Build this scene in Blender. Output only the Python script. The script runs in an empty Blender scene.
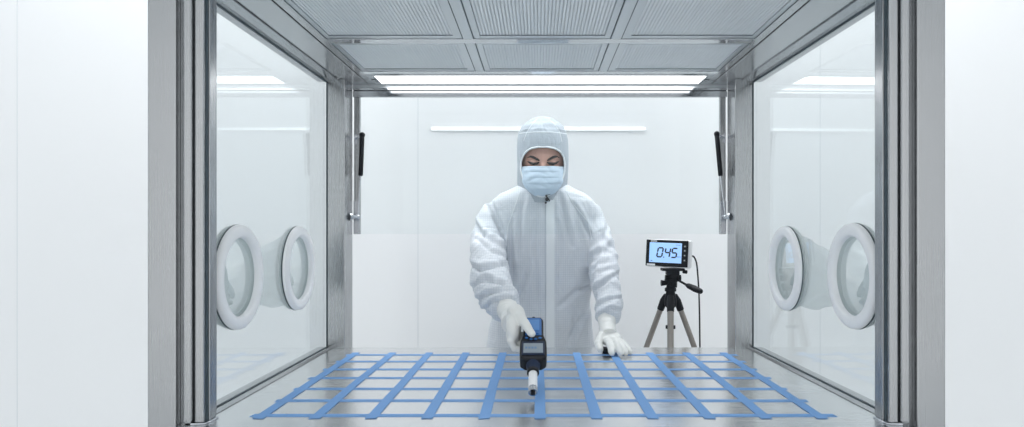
import bpy, bmesh, math, random
from mathutils import Vector, Matrix, noise
random.seed(7)
F, VX, VY, CZ = 675.0, 538.0, 232.0, 1.31
R = math.radians
C = bpy.context.scene.collection
sc = bpy.context.scene
CX = 0.0070                      # centre line of the cabinet

def P(px, py, Y):                # a point of the place from where it is seen and how far off it stands
    return Vector(((px - VX) * Y / F, Y, CZ - (py - VY) * Y / F))

# ------------------------------------------------------------------ materials
def nodes(name):
    m = bpy.data.materials.new(name); m.use_nodes = True
    nt = m.node_tree; b = nt.nodes['Principled BSDF']
    return m, nt, b
def plain(name, col, rough=0.5, metal=0.0, coat=0.0, bump=0.0, bscale=200, emis=None, estr=0, sheen=0, sss=0, spec=0.5):
    m, nt, b = nodes(name)
    b.inputs['Base Color'].default_value = (*col, 1)
    b.inputs['Roughness'].default_value = rough
    b.inputs['Metallic'].default_value = metal
    b.inputs['Coat Weight'].default_value = coat
    b.inputs['Coat Roughness'].default_value = 0.05
    b.inputs['Sheen Weight'].default_value = sheen
    b.inputs['Specular IOR Level'].default_value = spec
    if sss:
        b.inputs['Subsurface Weight'].default_value = sss
        b.inputs['Subsurface Radius'].default_value = (0.01, 0.005, 0.003)
        b.inputs['Subsurface Scale'].default_value = 0.5
    if emis:
        b.inputs['Emission Color'].default_value = (*emis, 1)
        b.inputs['Emission Strength'].default_value = estr
    tc = nt.nodes.new('ShaderNodeTexCoord')
    n = nt.nodes.new('ShaderNodeTexNoise'); n.inputs['Scale'].default_value = bscale; n.inputs['Detail'].default_value = 3
    nt.links.new(tc.outputs['Object'], n.inputs['Vector'])
    # slight wear in the roughness everywhere
    mr = nt.nodes.new('ShaderNodeMapRange'); mr.inputs[3].default_value = max(0, rough - 0.04); mr.inputs[4].default_value = min(1, rough + 0.04)
    nt.links.new(n.outputs['Fac'], mr.inputs[0]); nt.links.new(mr.outputs[0], b.inputs['Roughness'])
    if bump:
        bp = nt.nodes.new('ShaderNodeBump'); bp.inputs['Strength'].default_value = bump; bp.inputs['Distance'].default_value = 0.001
        nt.links.new(n.outputs['Fac'], bp.inputs['Height']); nt.links.new(bp.outputs[0], b.inputs['Normal'])
    return m
def steel(name, col=(0.58, 0.60, 0.62), rough=0.28, grain='z', var=0.06, bump=0.01, clouds=0.06):
    """brushed stainless steel: fine streaks along the grain, large soft wear clouds"""
    m, nt, b = nodes(name)
    b.inputs['Metallic'].default_value = 1.0
    tc = nt.nodes.new('ShaderNodeTexCoord')
    mp = nt.nodes.new('ShaderNodeMapping')
    sc_ = {'x': (2, 900, 900), 'y': (900, 2, 900), 'z': (900, 900, 2)}[grain]
    mp.inputs['Scale'].default_value = sc_
    n = nt.nodes.new('ShaderNodeTexNoise'); n.inputs['Scale'].default_value = 1.0; n.inputs['Detail'].default_value = 4
    nt.links.new(tc.outputs['Object'], mp.inputs['Vector']); nt.links.new(mp.outputs[0], n.inputs['Vector'])
    n2 = nt.nodes.new('ShaderNodeTexNoise'); n2.inputs['Scale'].default_value = 5.0; n2.inputs['Detail'].default_value = 5
    nt.links.new(tc.outputs['Object'], n2.inputs['Vector'])
    mr = nt.nodes.new('ShaderNodeMapRange'); mr.inputs[1].default_value = .3; mr.inputs[2].default_value = .7
    mr.inputs[3].default_value = rough - var; mr.inputs[4].default_value = rough + var
    nt.links.new(n.outputs['Fac'], mr.inputs[0])
    ad = nt.nodes.new('ShaderNodeMath'); ad.operation = 'MULTIPLY_ADD'
    ad.inputs[1].default_value = clouds * 2; nt.links.new(n2.outputs['Fac'], ad.inputs[0]); nt.links.new(mr.outputs[0], ad.inputs[2])
    nt.links.new(ad.outputs[0], b.inputs['Roughness'])
    mx = nt.nodes.new('ShaderNodeMix'); mx.data_type = 'RGBA'
    mx.inputs[6].default_value = (*[c * .97 for c in col], 1); mx.inputs[7].default_value = (*[min(1, c * 1.03) for c in col], 1)
    nt.links.new(n.outputs['Fac'], mx.inputs[0]); nt.links.new(mx.outputs[2], b.inputs['Base Color'])
    bp = nt.nodes.new('ShaderNodeBump'); bp.inputs['Strength'].default_value = bump; bp.inputs['Distance'].default_value = 0.001
    nt.links.new(n.outputs['Fac'], bp.inputs['Height']); nt.links.new(bp.outputs[0], b.inputs['Normal'])
    return m
def pane(name, tint, f0=0.04, rough=0.0):
    """clear sheet: straight-through transmission with a tint plus Fresnel reflection, the same from both sides"""
    m = bpy.data.materials.new(name); m.use_nodes = True; nt = m.node_tree; nt.nodes.clear()
    out = nt.nodes.new('ShaderNodeOutputMaterial')
    tr = nt.nodes.new('ShaderNodeBsdfTransparent'); tr.inputs[0].default_value = (*tint, 1)
    gl = nt.nodes.new('ShaderNodeBsdfGlossy'); gl.inputs['Roughness'].default_value = rough; gl.inputs[0].default_value = (.9, .93, .94, 1)
    lw = nt.nodes.new('ShaderNodeLayerWeight'); lw.inputs[0].default_value = 0.5
    pw = nt.nodes.new('ShaderNodeMath'); pw.operation = 'POWER'; pw.inputs[1].default_value = 5
    ma = nt.nodes.new('ShaderNodeMath'); ma.operation = 'MULTIPLY_ADD'; ma.inputs[1].default_value = 1 - f0; ma.inputs[2].default_value = f0
    nt.links.new(lw.outputs['Facing'], pw.inputs[0]); nt.links.new(pw.outputs[0], ma.inputs[0])
    mx = nt.nodes.new('ShaderNodeMixShader')
    nt.links.new(ma.outputs[0], mx.inputs[0]); nt.links.new(tr.outputs[0], mx.inputs[1]); nt.links.new(gl.outputs[0], mx.inputs[2])
    nt.links.new(mx.outputs[0], out.inputs[0])
    return m
def cloth(name, col, line=(0.62, 0.68, 0.74), pitch=0.005, amt=0.5, rough=0.75):
    """cleanroom fabric: fine woven conductive grid over white cloth"""
    m, nt, b = nodes(name)
    b.inputs['Roughness'].default_value = rough; b.inputs['Sheen Weight'].default_value = 0.15
    tc = nt.nodes.new('ShaderNodeTexCoord'); sp = nt.nodes.new('ShaderNodeSeparateXYZ')
    nt.links.new(tc.outputs['Object'], sp.inputs[0])
    outs = []
    for ax in (0, 2):
        a = nt.nodes.new('ShaderNodeMath'); a.operation = 'MULTIPLY'; a.inputs[1].default_value = math.pi * 2 / pitch
        s = nt.nodes.new('ShaderNodeMath'); s.operation = 'SINE'
        g = nt.nodes.new('ShaderNodeMapRange'); g.inputs[1].default_value = .55; g.inputs[2].default_value = 1.0; g.inputs[3].default_value = 0; g.inputs[4].default_value = amt
        nt.links.new(sp.outputs[ax], a.inputs[0]); nt.links.new(a.outputs[0], s.inputs[0]); nt.links.new(s.outputs[0], g.inputs[0])
        outs.append(g)
    mxm = nt.nodes.new('ShaderNodeMath'); mxm.operation = 'MAXIMUM'
    nt.links.new(outs[0].outputs[0], mxm.inputs[0]); nt.links.new(outs[1].outputs[0], mxm.inputs[1])
    mx = nt.nodes.new('ShaderNodeMix'); mx.data_type = 'RGBA'; mx.inputs[6].default_value = (*col, 1); mx.inputs[7].default_value = (*line, 1)
    nt.links.new(mxm.outputs[0], mx.inputs[0]); nt.links.new(mx.outputs[2], b.inputs['Base Color'])
    n = nt.nodes.new('ShaderNodeTexNoise'); n.inputs['Scale'].default_value = 22; n.inputs['Detail'].default_value = 5; n.inputs['Distortion'].default_value = 1.4
    mp = nt.nodes.new('ShaderNodeMapping'); mp.inputs['Scale'].default_value = (1, 1, .55)
    nt.links.new(tc.outputs['Object'], mp.inputs[0]); nt.links.new(mp.outputs[0], n.inputs['Vector'])
    bp = nt.nodes.new('ShaderNodeBump'); bp.inputs['Strength'].default_value = 0.8; bp.inputs['Distance'].default_value = 0.008
    nt.links.new(n.outputs['Fac'], bp.inputs['Height']); nt.links.new(bp.outputs[0], b.inputs['Normal'])
    return m

M = {}
M['wall'] = plain('white_wall_panel', (0.90, 0.91, 0.918), 0.35, bump=0.02, bscale=4)
M['ceil'] = plain('white_ceiling_paint', (0.85, 0.87, 0.88), 0.6)
M['floor'] = plain('pale_vinyl_floor', (0.78, 0.80, 0.81), 0.35)
M['seam'] = plain('panel_joint_sealant', (0.74, 0.77, 0.79), 0.5)
M['steel_v'] = steel('brushed_steel_upright', (0.40, 0.41, 0.42), 0.20, 'z', var=.03)
M['steel_y'] = steel('brushed_steel_rail', (0.43, 0.445, 0.46), 0.18, 'y', var=.03, clouds=.03)
M['steel_x'] = steel('polished_steel_beam', (0.46, 0.48, 0.50), 0.07, 'x', var=.01, clouds=.01, bump=0)
M['steel_top'] = steel('brushed_steel_worktop', (0.76, 0.77, 0.775), 0.19, 'x', var=.03, clouds=.06)
M['steel_s'] = plain('small_steel_part', (0.55, 0.57, 0.6), 0.25, 1.0)
M['gasket'] = plain('dark_rubber_gasket', (0.045, 0.07, 0.085), 0.5)
M['groove'] = plain('shaded_backing_metal', (0.10, 0.11, 0.12), 0.6, 0.5)
M['grille'] = plain('filter_grille_enamel', (0.74, 0.78, 0.80), 0.45)
M['gframe'] = steel('filter_frame_aluminium', (0.52, 0.55, 0.575), 0.34, 'y', var=.03, clouds=.03)
M['filter'] = plain('filter_medium', (0.62, 0.66, 0.69), 0.8)
M['lamp'] = plain('lamp_diffuser', (0.9, 0.9, 0.9), 0.4, emis=(1.0, 1.0, 1.0), estr=3.4)
M['wall_reflection'] = plain('imitated_reflection_glow', (0.9, 0.9, 0.9), 0.4, emis=(0.95, 0.98, 1.0), estr=0.7)  # glow added to imitate a lamp reflection in the back wall
M['housing'] = plain('lamp_housing', (0.7, 0.72, 0.74), 0.4, 0.3)
M['glass'] = pane('clear_side_glass', (0.925, 0.943, 0.946), 0.032)
M['sash'] = pane('clear_sash_glass', (0.972, 0.985, 0.985), 0.012)
M['tape'] = plain('blue_masking_tape', (0.17, 0.37, 0.72), 0.6, bump=0.2, bscale=300)
M['ring'] = plain('white_plastic_ring', (0.92, 0.93, 0.94), 0.3)
M['sleeve'] = plain('white_rubber_sleeve', (0.88, 0.90, 0.90), 0.5, bump=0.3, bscale=60)
_nt = M['sleeve'].node_tree; _tl = _nt.nodes.new('ShaderNodeBsdfTranslucent'); _tl.inputs[0].default_value = (.9, .92, .92, 1)
_mx = _nt.nodes.new('ShaderNodeMixShader'); _mx.inputs[0].default_value = .6
_nt.links.new(_nt.nodes['Principled BSDF'].outputs[0], _mx.inputs[1]); _nt.links.new(_tl.outputs[0], _mx.inputs[2]); _nt.links.new(_mx.outputs[0], _nt.nodes['Material Output'].inputs[0])
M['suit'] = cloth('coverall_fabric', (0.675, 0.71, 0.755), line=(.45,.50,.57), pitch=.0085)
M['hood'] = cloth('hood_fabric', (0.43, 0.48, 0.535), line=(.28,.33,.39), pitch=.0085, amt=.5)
M['crease'] = plain('grey_stitching', (0.46, 0.51, 0.57), 0.7)
M['trim'] = plain('white_piping', (0.78, 0.82, 0.85), 0.6)
M['mask'] = plain('pale_blue_mask_fabric', (0.55, 0.67, 0.79), 0.75, bump=0.3, bscale=150)
M['glove'] = plain('white_latex_glove', (0.80, 0.81, 0.79), 0.42, bump=0.35, bscale=70, spec=.35)
M['skin'] = plain('skin', (0.64, 0.38, 0.31), 0.5, sss=0.1)
M['hair'] = plain('dark_brow_hair', (0.02, 0.016, 0.016), 0.7)
M['eye'] = plain('eye_white', (0.6, 0.6, 0.6), 0.2)
M['black'] = plain('black_plastic', (0.010, 0.012, 0.016), 0.55, spec=.3)
M['navy'] = plain('dark_blue_plastic', (0.010, 0.022, 0.055), 0.5, spec=.3)
M['blue'] = plain('bright_blue_plastic', (0.035, 0.15, 0.42), 0.45, spec=.3)
M['lcd'] = plain('grey_lcd', (0.20, 0.25, 0.29), 0.3, emis=(.5, .6, .66), estr=0.04)
M['whiteplastic'] = plain('white_plastic', (0.82, 0.83, 0.84), 0.4)
M['display'] = plain('backlit_lcd', (0.25, 0.42, 0.72), 0.25, emis=(0.36, 0.60, 0.98), estr=0.5)
M['segment'] = plain('lcd_segment_ink', (0.015, 0.03, 0.05), 0.5)
M['faint'] = plain('faint_lcd_ink', (0.12, 0.22, 0.38), 0.5)
M['taupe'] = plain('champagne_tripod_tube', (0.34, 0.315, 0.29), 0.35, 0.8)
M['boot'] = plain('white_boot', (0.75, 0.78, 0.8), 0.5)

# ------------------------------------------------------------------ mesh builder
class MB:
    def __init__(s): s.v = []; s.f = []
    def add(s, vs, fs):
        n = len(s.v); s.v += [Vector(v) for v in vs]; s.f += [tuple(n + i for i in f) for f in fs]; return s
    def box(s, x0, x1, y0, y1, z0, z1, mat=None):
        vs = [Vector((x, y, z)) for x in (x0, x1) for y in (y0, y1) for z in (z0, z1)]
        if mat: vs = [mat @ v for v in vs]
        return s.add(vs, [(0, 1, 3, 2), (4, 6, 7, 5), (0, 4, 5, 1), (2, 3, 7, 6), (0, 2, 6, 4), (1, 5, 7, 3)])
    def prism(s, pts, y0, y1, axis='y'):   # closed outline in x,z swept along y (or x,y swept along z)
        n = len(pts)
        if axis == 'y': vs = [(x, y0, z) for x, z in pts] + [(x, y1, z) for x, z in pts]
        elif axis == 'z': vs = [(x, z, y0) for x, z in pts] + [(x, z, y1) for x, z in pts]
        else: vs = [(y0, x, z) for x, z in pts] + [(y1, x, z) for x, z in pts]
        return s.add(vs, [tuple(range(n)), tuple(range(2 * n - 1, n - 1, -1))] + [(i, i + n, (i + 1) % n + n, (i + 1) % n) for i in range(n)])
    def loft(s, rings, cap=True):
        n = len(rings[0]); k = len(rings); vs = [p for r in rings for p in r]; fs = []
        for i in range(k - 1):
            for j in range(n):
                a, b = i * n + j, i * n + (j + 1) % n
                fs.append((a, b, b + n, a + n))
        if cap: fs += [tuple(range(n - 1, -1, -1)), tuple(range((k - 1) * n, k * n))]
        return s.add(vs, fs)
    def tube(s, pts, rad, n=16, caps=True, round_caps=False, squash=None):
        pts = [Vector(p) for p in pts]; rad = rad if hasattr(rad, '__len__') else [rad] * len(pts)
        rad = list(rad)
        if round_caps:
            d0 = (pts[0] - pts[1]).normalized(); d1 = (pts[-1] - pts[-2]).normalized(); r0, r1 = rad[0], rad[-1]
            pre = [(pts[0] + d0 * r0 * math.sin(a), r0 * math.cos(a)) for a in (R(82), R(60), R(30))]
            post = [(pts[-1] + d1 * r1 * math.sin(a), r1 * math.cos(a)) for a in (R(30), R(60), R(82))]
            pts = [p for p, _ in pre] + pts + [p for p, _ in post]; rad = [r for _, r in pre] + rad + [r for _, r in post]
        rings = []; up = None
        for i, p in enumerate(pts):
            d = (pts[min(i + 1, len(pts) - 1)] - pts[max(i - 1, 0)]).normalized()
            if up is None:
                up = Vector((0, 0, 1)) if abs(d.z) < .9 else Vector((0, 1, 0))
            a = d.cross(up).normalized(); b = a.cross(d).normalized(); up = b
            rings.append([p + (a * math.cos(t) + b * math.sin(t)) * rad[i] for t in (2 * math.pi * j / n for j in range(n))])
        return s.loft(rings, caps)
    def lathe(s, prof, origin, axis, n=48, closed=False):   # prof (r, h) about axis
        axis = Vector(axis).normalized(); up = Vector((0, 0, 1)) if abs(axis.z) < .9 else Vector((0, 1, 0))
        a = axis.cross(up).normalized(); b = a.cross(axis); o = Vector(origin)
        rings = [[o + axis * h + (a * math.cos(t) + b * math.sin(t)) * max(r, 1e-5) for t in (2 * math.pi * j / n for j in range(n))] for r, h in prof]
        if closed: rings.append(rings[0]); return s.loft(rings, False)
        return s.loft(rings, False)
    def ell(s, c, r, rot=None, nu=24, nv=14):
        c = Vector(c); rot = rot or Matrix.Identity(3)
        rings = []
        for i in range(nv + 1):
            a = -math.pi / 2 + math.pi * i / nv; ca, sa = max(math.cos(a), 1e-3), math.sin(a)
            rings.append([c + rot @ Vector((r[0] * ca * math.cos(t), r[1] * ca * math.sin(t), r[2] * sa)) for t in (2 * math.pi * j / nu for j in range(nu))])
        return s.loft(rings)

def raw_mesh(mb, name, off=Vector((0, 0, 0))):
    me = bpy.data.meshes.new(name); me.from_pydata([v - off for v in mb.v], [], mb.f); me.update()
    bm = bmesh.new(); bm.from_mesh(me); bmesh.ops.recalc_face_normals(bm, faces=bm.faces); bm.to_mesh(me); bm.free()
    return me
def root_loc(o):
    v = Vector((0, 0, 0))
    while o: v += o.location; o = o.parent
    return v
def link(name, me, mat, parent=None, bevel=0, seg=2, smooth=None, loc=None):
    o = bpy.data.objects.new(name, me); C.objects.link(o)
    if mat: me.materials.append(mat)
    if parent: o.parent = parent
    if loc is not None: o.location = loc
    if smooth is not None:
        for p in me.polygons: p.use_smooth = True
        if smooth < 180: me.set_sharp_from_angle(angle=R(smooth))
    if bevel:
        b = o.modifiers.new('bevel', 'BEVEL'); b.width = bevel; b.segments = seg; b.limit_method = 'ANGLE'; b.angle_limit = R(40)
    return o
def flare(mb):            # the right-hand side stands very slightly open towards the front
    for v in mb.v:
        if v.x > .7 and v.y < 2.375: v.x += .021 * (2.375 - v.y) / .9
def obj(name, mb, mat, parent=None, bevel=0, seg=2, smooth=None):
    if parent is not None and (parent.name.startswith('clean_bench') or (parent.parent and parent.parent.name.startswith('clean_bench'))): flare(mb)
    """mesh given in world coordinates; its origin goes to the thing's base"""
    if parent: off = root_loc(parent); loc = None
    else:
        xs = [v.x for v in mb.v]; ys = [v.y for v in mb.v]; zs = [v.z for v in mb.v]
        off = Vector(((min(xs) + max(xs)) / 2, (min(ys) + max(ys)) / 2, min(zs))); loc = off
    return link(name, raw_mesh(mb, name, off), mat, parent, bevel, seg, smooth, loc)
def tag(o, label, cat, group=None, kind=None):
    o['label'] = label; o['category'] = cat
    if group: o['group'] = group
    if kind: o['kind'] = kind
    return o
def struct(name, mb, mat, label=None, bevel=0):
    o = obj(name, mb, mat, None, bevel); o['kind'] = 'structure'
    if label: o['label'] = label
    return o
def thing(name, loc, label, cat, group=None):
    o = bpy.data.objects.new(name, None); C.objects.link(o); o.location = loc; o.empty_display_size = .05
    return tag(o, label, cat, group)
def remeshed(mb, vox, smooth=6, fac=.5):
    me = raw_mesh(mb, 'tmp'); o = bpy.data.objects.new('tmp', me); C.objects.link(o)
    r = o.modifiers.new('r', 'REMESH'); r.mode = 'VOXEL'; r.voxel_size = vox
    if smooth:
        s_ = o.modifiers.new('s', 'SMOOTH'); s_.iterations = smooth; s_.factor = fac
    dg = bpy.context.evaluated_depsgraph_get(); out = bpy.data.meshes.new_from_object(o.evaluated_get(dg))
    bpy.data.objects.remove(o); bpy.data.meshes.remove(me)
    return out
def from_mesh(name, me, mat, parent, disp=None):
    off = root_loc(parent)
    if disp:
        me.update(); nr = [v.normal.copy() for v in me.vertices]
        for v, n in zip(me.vertices, nr): v.co = v.co + disp(v.co.copy(), n)
    for v in me.vertices: v.co = v.co - off
    me.materials.clear()
    return link(name, me, mat, parent, smooth=180)
def txt(name, s, size, loc, rot, mat, parent, ext=0.0003):
    c = bpy.data.curves.new(name, 'FONT'); c.body = s; c.size = size; c.extrude = ext; c.align_x = 'CENTER'; c.align_y = 'CENTER'
    o = bpy.data.objects.new(name, c); C.objects.link(o); dg = bpy.context.evaluated_depsgraph_get()
    me = bpy.data.meshes.new_from_object(o.evaluated_get(dg)); bpy.data.objects.remove(o)
    me.transform(Matrix.Translation(Vector(loc) - root_loc(parent)) @ rot.to_4x4())
    me.materials.clear(); return link(name, me, mat, parent)

# ------------------------------------------------------------------ the room
WY = 3.02
struct('floor', MB().box(-3.2, 3.2, -2.5, WY + .1, -.1, 0), M['floor'], 'pale grey cleanroom floor')
struct('wall_back', MB().box(-3.2, 3.2, WY, WY + .1, 0, 2.9), M['wall'], 'smooth white panelled cleanroom wall behind the technician')
struct('wall_left', MB().box(-3.3, -3.2, -2.5, WY + .1, 0, 2.9), M['wall'], 'white cleanroom wall on the left')
struct('wall_right', MB().box(3.2, 3.3, -2.5, WY + .1, 0, 2.9), M['wall'], 'white cleanroom wall on the right')
struct('ceiling', MB().box(-3.3, 3.3, -2.5, WY + .1, 2.9, 3.0), M['ceil'], 'white room ceiling above the cabinet')
for i, x in enumerate((-2.33, -.537, 1.262)):
    struct('trim_%d' % (i + 1), MB().box(x - .0015, x + .0015, WY - .0008, WY + .001, 0, 2.9), M['seam'], 'thin vertical joint between white wall panels')

# ------------------------------------------------------------------ the cabinet
ZC = CZ + .539            # underside of the cabinet's ceiling
ZT = .90                  # worktop
YB = 2.375                # face of the rear posts
cab = thing('clean_bench_cabinet', (CX, 1.95, 0), 'large stainless steel glass-sided clean bench cabinet around the taped worktop', 'cabinet')
GXL, GXR = -.742, .753
def mx(side, x):          # x measured on the left side, mirrored about the centre line for the right
    return x if side < 0 else 2 * CX - x
for side in (-1, 1):
    def bb(mb, x0, x1, y0, y1, z0, z1):
        a, b = sorted((mx(side, x0), mx(side, x1))); mb.box(a, b, y0, y1, z0, z1)
    # front post: broad outer upright with stepped inner profiles
    fp = MB(); bb(fp, -.828, -.767, 1.43, 1.52, 0, 2.12)
    o = obj('front_post', fp, M['steel_v'], cab, .003)
    g = MB(); bb(g, -.768, -.7575, 1.448, 1.50, .1, 2.12); obj('recessed_channel', g, M['steel_v'], o, .002)
    g = MB(); bb(g, -.7565, -.7355, 1.432, 1.50, ZT + .001, 2.12); obj('rounded_profile', g, M['steel_v'], o, .007, 4)
    g = MB(); bb(g, -.7357, -.7323, 1.4445, 1.50, ZT + .001, 2.12); obj('gasket', g, M['groove'], o)
    g = MB(); bb(g, -.7325, -.7125, 1.438, 1.50, ZT + .001, 2.12); obj('inner_profile', g, M['steel_v'], o, .004, 3)
    g = MB(); bb(g, -.7125, -.7108, 1.447, 1.482, ZT + .001, 2.12); obj('seal', g, M['gasket'], o)
    g = MB(); bb(g, -.7310, -.708, 1.456, 1.486, ZT + .001, 2.12); obj('inner_strip', g, M['steel_v'], o, .0015)
    g = MB()
    x_in, x_out = mx(side, -.706), mx(side, -.737)
    g.tube([(x_in, 1.488, ZT + .002), (x_in, 1.452, ZT + .002), (mx(side, -.711), 1.436, ZT + .002), (x_out, 1.432, ZT + .002)], .0022, 8)
    obj('base_weld', g, M['steel_s'], o, smooth=60)
    # rear post
    rp = MB(); bb(rp, -.742, -.68, YB, 2.475, 0, ZC); o = obj('rear_post', rp, M['steel_v'], cab, .002)
    g = MB(); bb(g, -.7445, -.7405, YB - .0035, YB + .002, ZT + .006, ZC - .012); obj('gasket', g, M['gasket'], o)
    # side glass and its seals
    gx = -.742
    g = MB(); bb(g, gx - .006, gx, 1.47, YB - .001, ZT + .006, ZC - .013); gl = obj('side_window', g, M['glass'], cab)
    g = MB(); bb(g, gx - .001, gx + .003, 1.47, YB, ZC - .016, ZC - .0105); obj('top_seal', g, M['gasket'], gl)
    g = MB(); bb(g, gx - .001, gx + .003, 1.47, YB, ZT + .0045, ZT + .008); obj('bottom_seal', g, M['gasket'], gl)
    # rails over and under the glass
    g = MB(); pts = [(gx - .03, ZC - .0115), (gx + .003, ZC - .0115), (gx + .012, ZC - .008), (gx + .037, ZC - .004), (gx + .037, ZC + .02), (gx - .03, ZC + .02)]
    g.prism([(mx(side, x), z) for x, z in pts], 1.43, YB); obj('upper_side_rail', g, M['steel_y'], cab)
    g = MB(); pts = [(gx - .03, ZT + .001), (gx - .03, ZT + .006), (gx, ZT + .006), (gx + .012, ZT + .006), (gx + .018, ZT + .001)]
    g.prism([(mx(side, x), z) for x, z in pts], 1.486, YB); obj('lower_side_rail', g, M['steel_y'], cab)
# underside strips of the ceiling along both sides, with their grooves
for side in (-1, 1):
    for x0, x1, dz, nm in ((-.7035, -.6215, 0, 'ceiling_side_rail'), (-.6190, -.5935, .002, 'ceiling_edge_strip')):
        g = MB(); a, b = sorted((mx(side, x0), mx(side, x1))); g.box(a, b, 1.43, 2.475, ZC + dz, ZC + .03)
        obj(nm, g, M['steel_y'], cab, .0012)
XL, XR = -.592, 2 * CX + .592
# cross bars: one between the filter rows, one behind them, one behind the lamp
for c, d in ((1.887, 1.925), (2.264, 2.325)): obj('ceiling_cross_bar', MB().box(XL, XR, c, d, ZC - .001, ZC + .03), M['steel_x'], cab, .0012)
g = MB(); g.box(XL, XR, 2.461, 2.474, ZC, ZC + .03)
for xa, xb in ((XL, -.571), (.587, XR)): g.box(xa, xb, 2.326, 2.462, ZC, ZC + .03)
obj('lamp_surround', g, M['steel_x'], cab, .0012)
for a, b in ((-.2085, -.1805), (.2035, .2315)):
    for c, d in ((1.43, 1.886), (1.9255, 2.2635)):
        obj('ceiling_divider_bar', MB().box(a, b, c, d, ZC - .001, ZC + .03), M['gframe'], cab, .001)
g = MB(); g.box(-.742, 2 * CX + .742, 1.43, 2.51, ZC + .031, ZC + .27); obj('plenum_box', g, M['groove'], cab)
g = MB(); g.box(-.767, 2 * CX + .767, 1.415, 1.445, ZC + .0, ZC + .27); obj('front_fascia', g, M['steel_x'], cab, .003)
# header above the operator's opening: two polished faces with a groove between
g = MB(); g.box(-.68, 2 * CX + .68, 2.475, 2.49, CZ + .520, CZ + .5285); g.box(-.68, 2 * CX + .68, 2.476, 2.49, CZ + .4955, CZ + .517)
o = obj('header_beam', g, M['steel_x'], cab, .001)
g = MB(); g.box(-.68, 2 * CX + .68, 2.4765, 2.49, CZ + .5285, ZC + .03); obj('upper_lip', g, M['gframe'], o)
g = MB(); g.box(-.678, 2 * CX + .678, 2.480, 2.489, CZ + .516, CZ + .521); obj('groove', g, M['groove'], o)
g = MB(); g.box(-.82, 2 * CX + .82, 1.31, 1.33, .80, .855); g.box(-.68, 2 * CX + .68, 2.40, 2.44, .78, .84)
for s_ in (-.80, 2 * CX + .76): g.box(s_, s_ + .04, 1.52, 2.40, .79, .84)
obj('support_rail', g, M['steel_x'], cab, .002)

# worktop: brushed sheet with folded edges
g = MB()
g.box(-.764, 2 * CX + .764, 1.29, YB - .001, ZT - .018, ZT); g.box(-.679, 2 * CX + .679, YB - .002, 2.40, ZT - .018, ZT)
g.box(-.764, 2 * CX + .764, 1.288, 1.296, ZT - .05, ZT - .016)
tag(obj('steel_worktop', g, M['steel_top'], None, .0025, 3), 'wide brushed stainless steel worktop carrying the blue tape grid', 'worktop')

# sash raised in the opening
sash = thing('sliding_sash', (CX, 2.50, 1.30), 'raised clear glass sash hanging in the opening in front of the technician', 'sash window')
g = MB(); g.box(-.66, 2 * CX + .66, 2.498, 2.502, 1.303, ZC); obj('glass_pane', g, M['sash'], sash)
for side in (-1, 1):
    a, b = sorted((mx(side, -.6795), mx(side, -.658)))
    g = MB(); g.box(a, b, 2.492, 2.51, 1.302, ZC + .02); obj('stile', g, M['steel_v'], sash, .0015)
for side, lab in ((-1, 'black and steel gas spring on the left rear post, beside the sash'), (1, 'black and steel gas spring on the right rear post, nearer the tripod')):
    Y = 2.472
    t_ = P(362.2, 135, Y) if side < 0 else P(716.8, 134, Y)
    m_ = P(360.6, 176, Y) if side < 0 else P(720.6, 176, Y)
    b_ = P(357.6, 217, Y) if side < 0 else P(725.6, 217, Y)
    st = thing('gas_spring', b_, lab, 'gas spring', 'gas springs holding the sash')
    d = (m_ - t_).normalized()
    g = MB().tube([t_, t_ + d * .004, t_ + d * .006, m_ - d * .004, m_], [.006, .0075, .0085, .0085, .006], 20); obj('cylinder', g, M['black'], st, smooth=40)
    obj('rod', MB().tube([m_, b_], .0032, 12), M['steel_s'], st, smooth=40)
    obj('ball_joint', MB().ell(t_, (.0105, .0105, .0105)), M['black'], st, smooth=180)
    obj('ball_joint', MB().ell(b_, (.0095, .0095, .0095)), M['steel_s'], st, smooth=180)
    sx = 1 if side < 0 else -1
    g = MB(); xi = mx(side, -.672)
    g.tube([t_, Vector((xi, 2.478, t_.z - .012)), Vector((xi, 2.493, t_.z - .012))], .004, 10)
    g.box(min(xi - .006, xi + .006), xi + .006, 2.487, 2.492, t_.z - .03, t_.z + .004); obj('upper_bracket', g, M['steel_s'], st, smooth=40)
    g = MB(); xp = mx(side, -.680)
    g.tube([Vector((xp - sx * .0, 2.44, b_.z)), Vector((xp + sx * .010, 2.45, b_.z)), b_], [.010, .008, .005], 12)
    g.tube([Vector((xp - sx * .002, 2.435, b_.z)), Vector((xp + sx * .004, 2.44, b_.z))], .015, 16)
    x0, x1 = sorted((mx(side, -.6795), mx(side, -.659)))
    g.box(x0, x1, 2.486, 2.492, 1.303, b_.z + .06)
    obj('lower_bracket', g, M['steel_s'], st, smooth=40)

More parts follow.
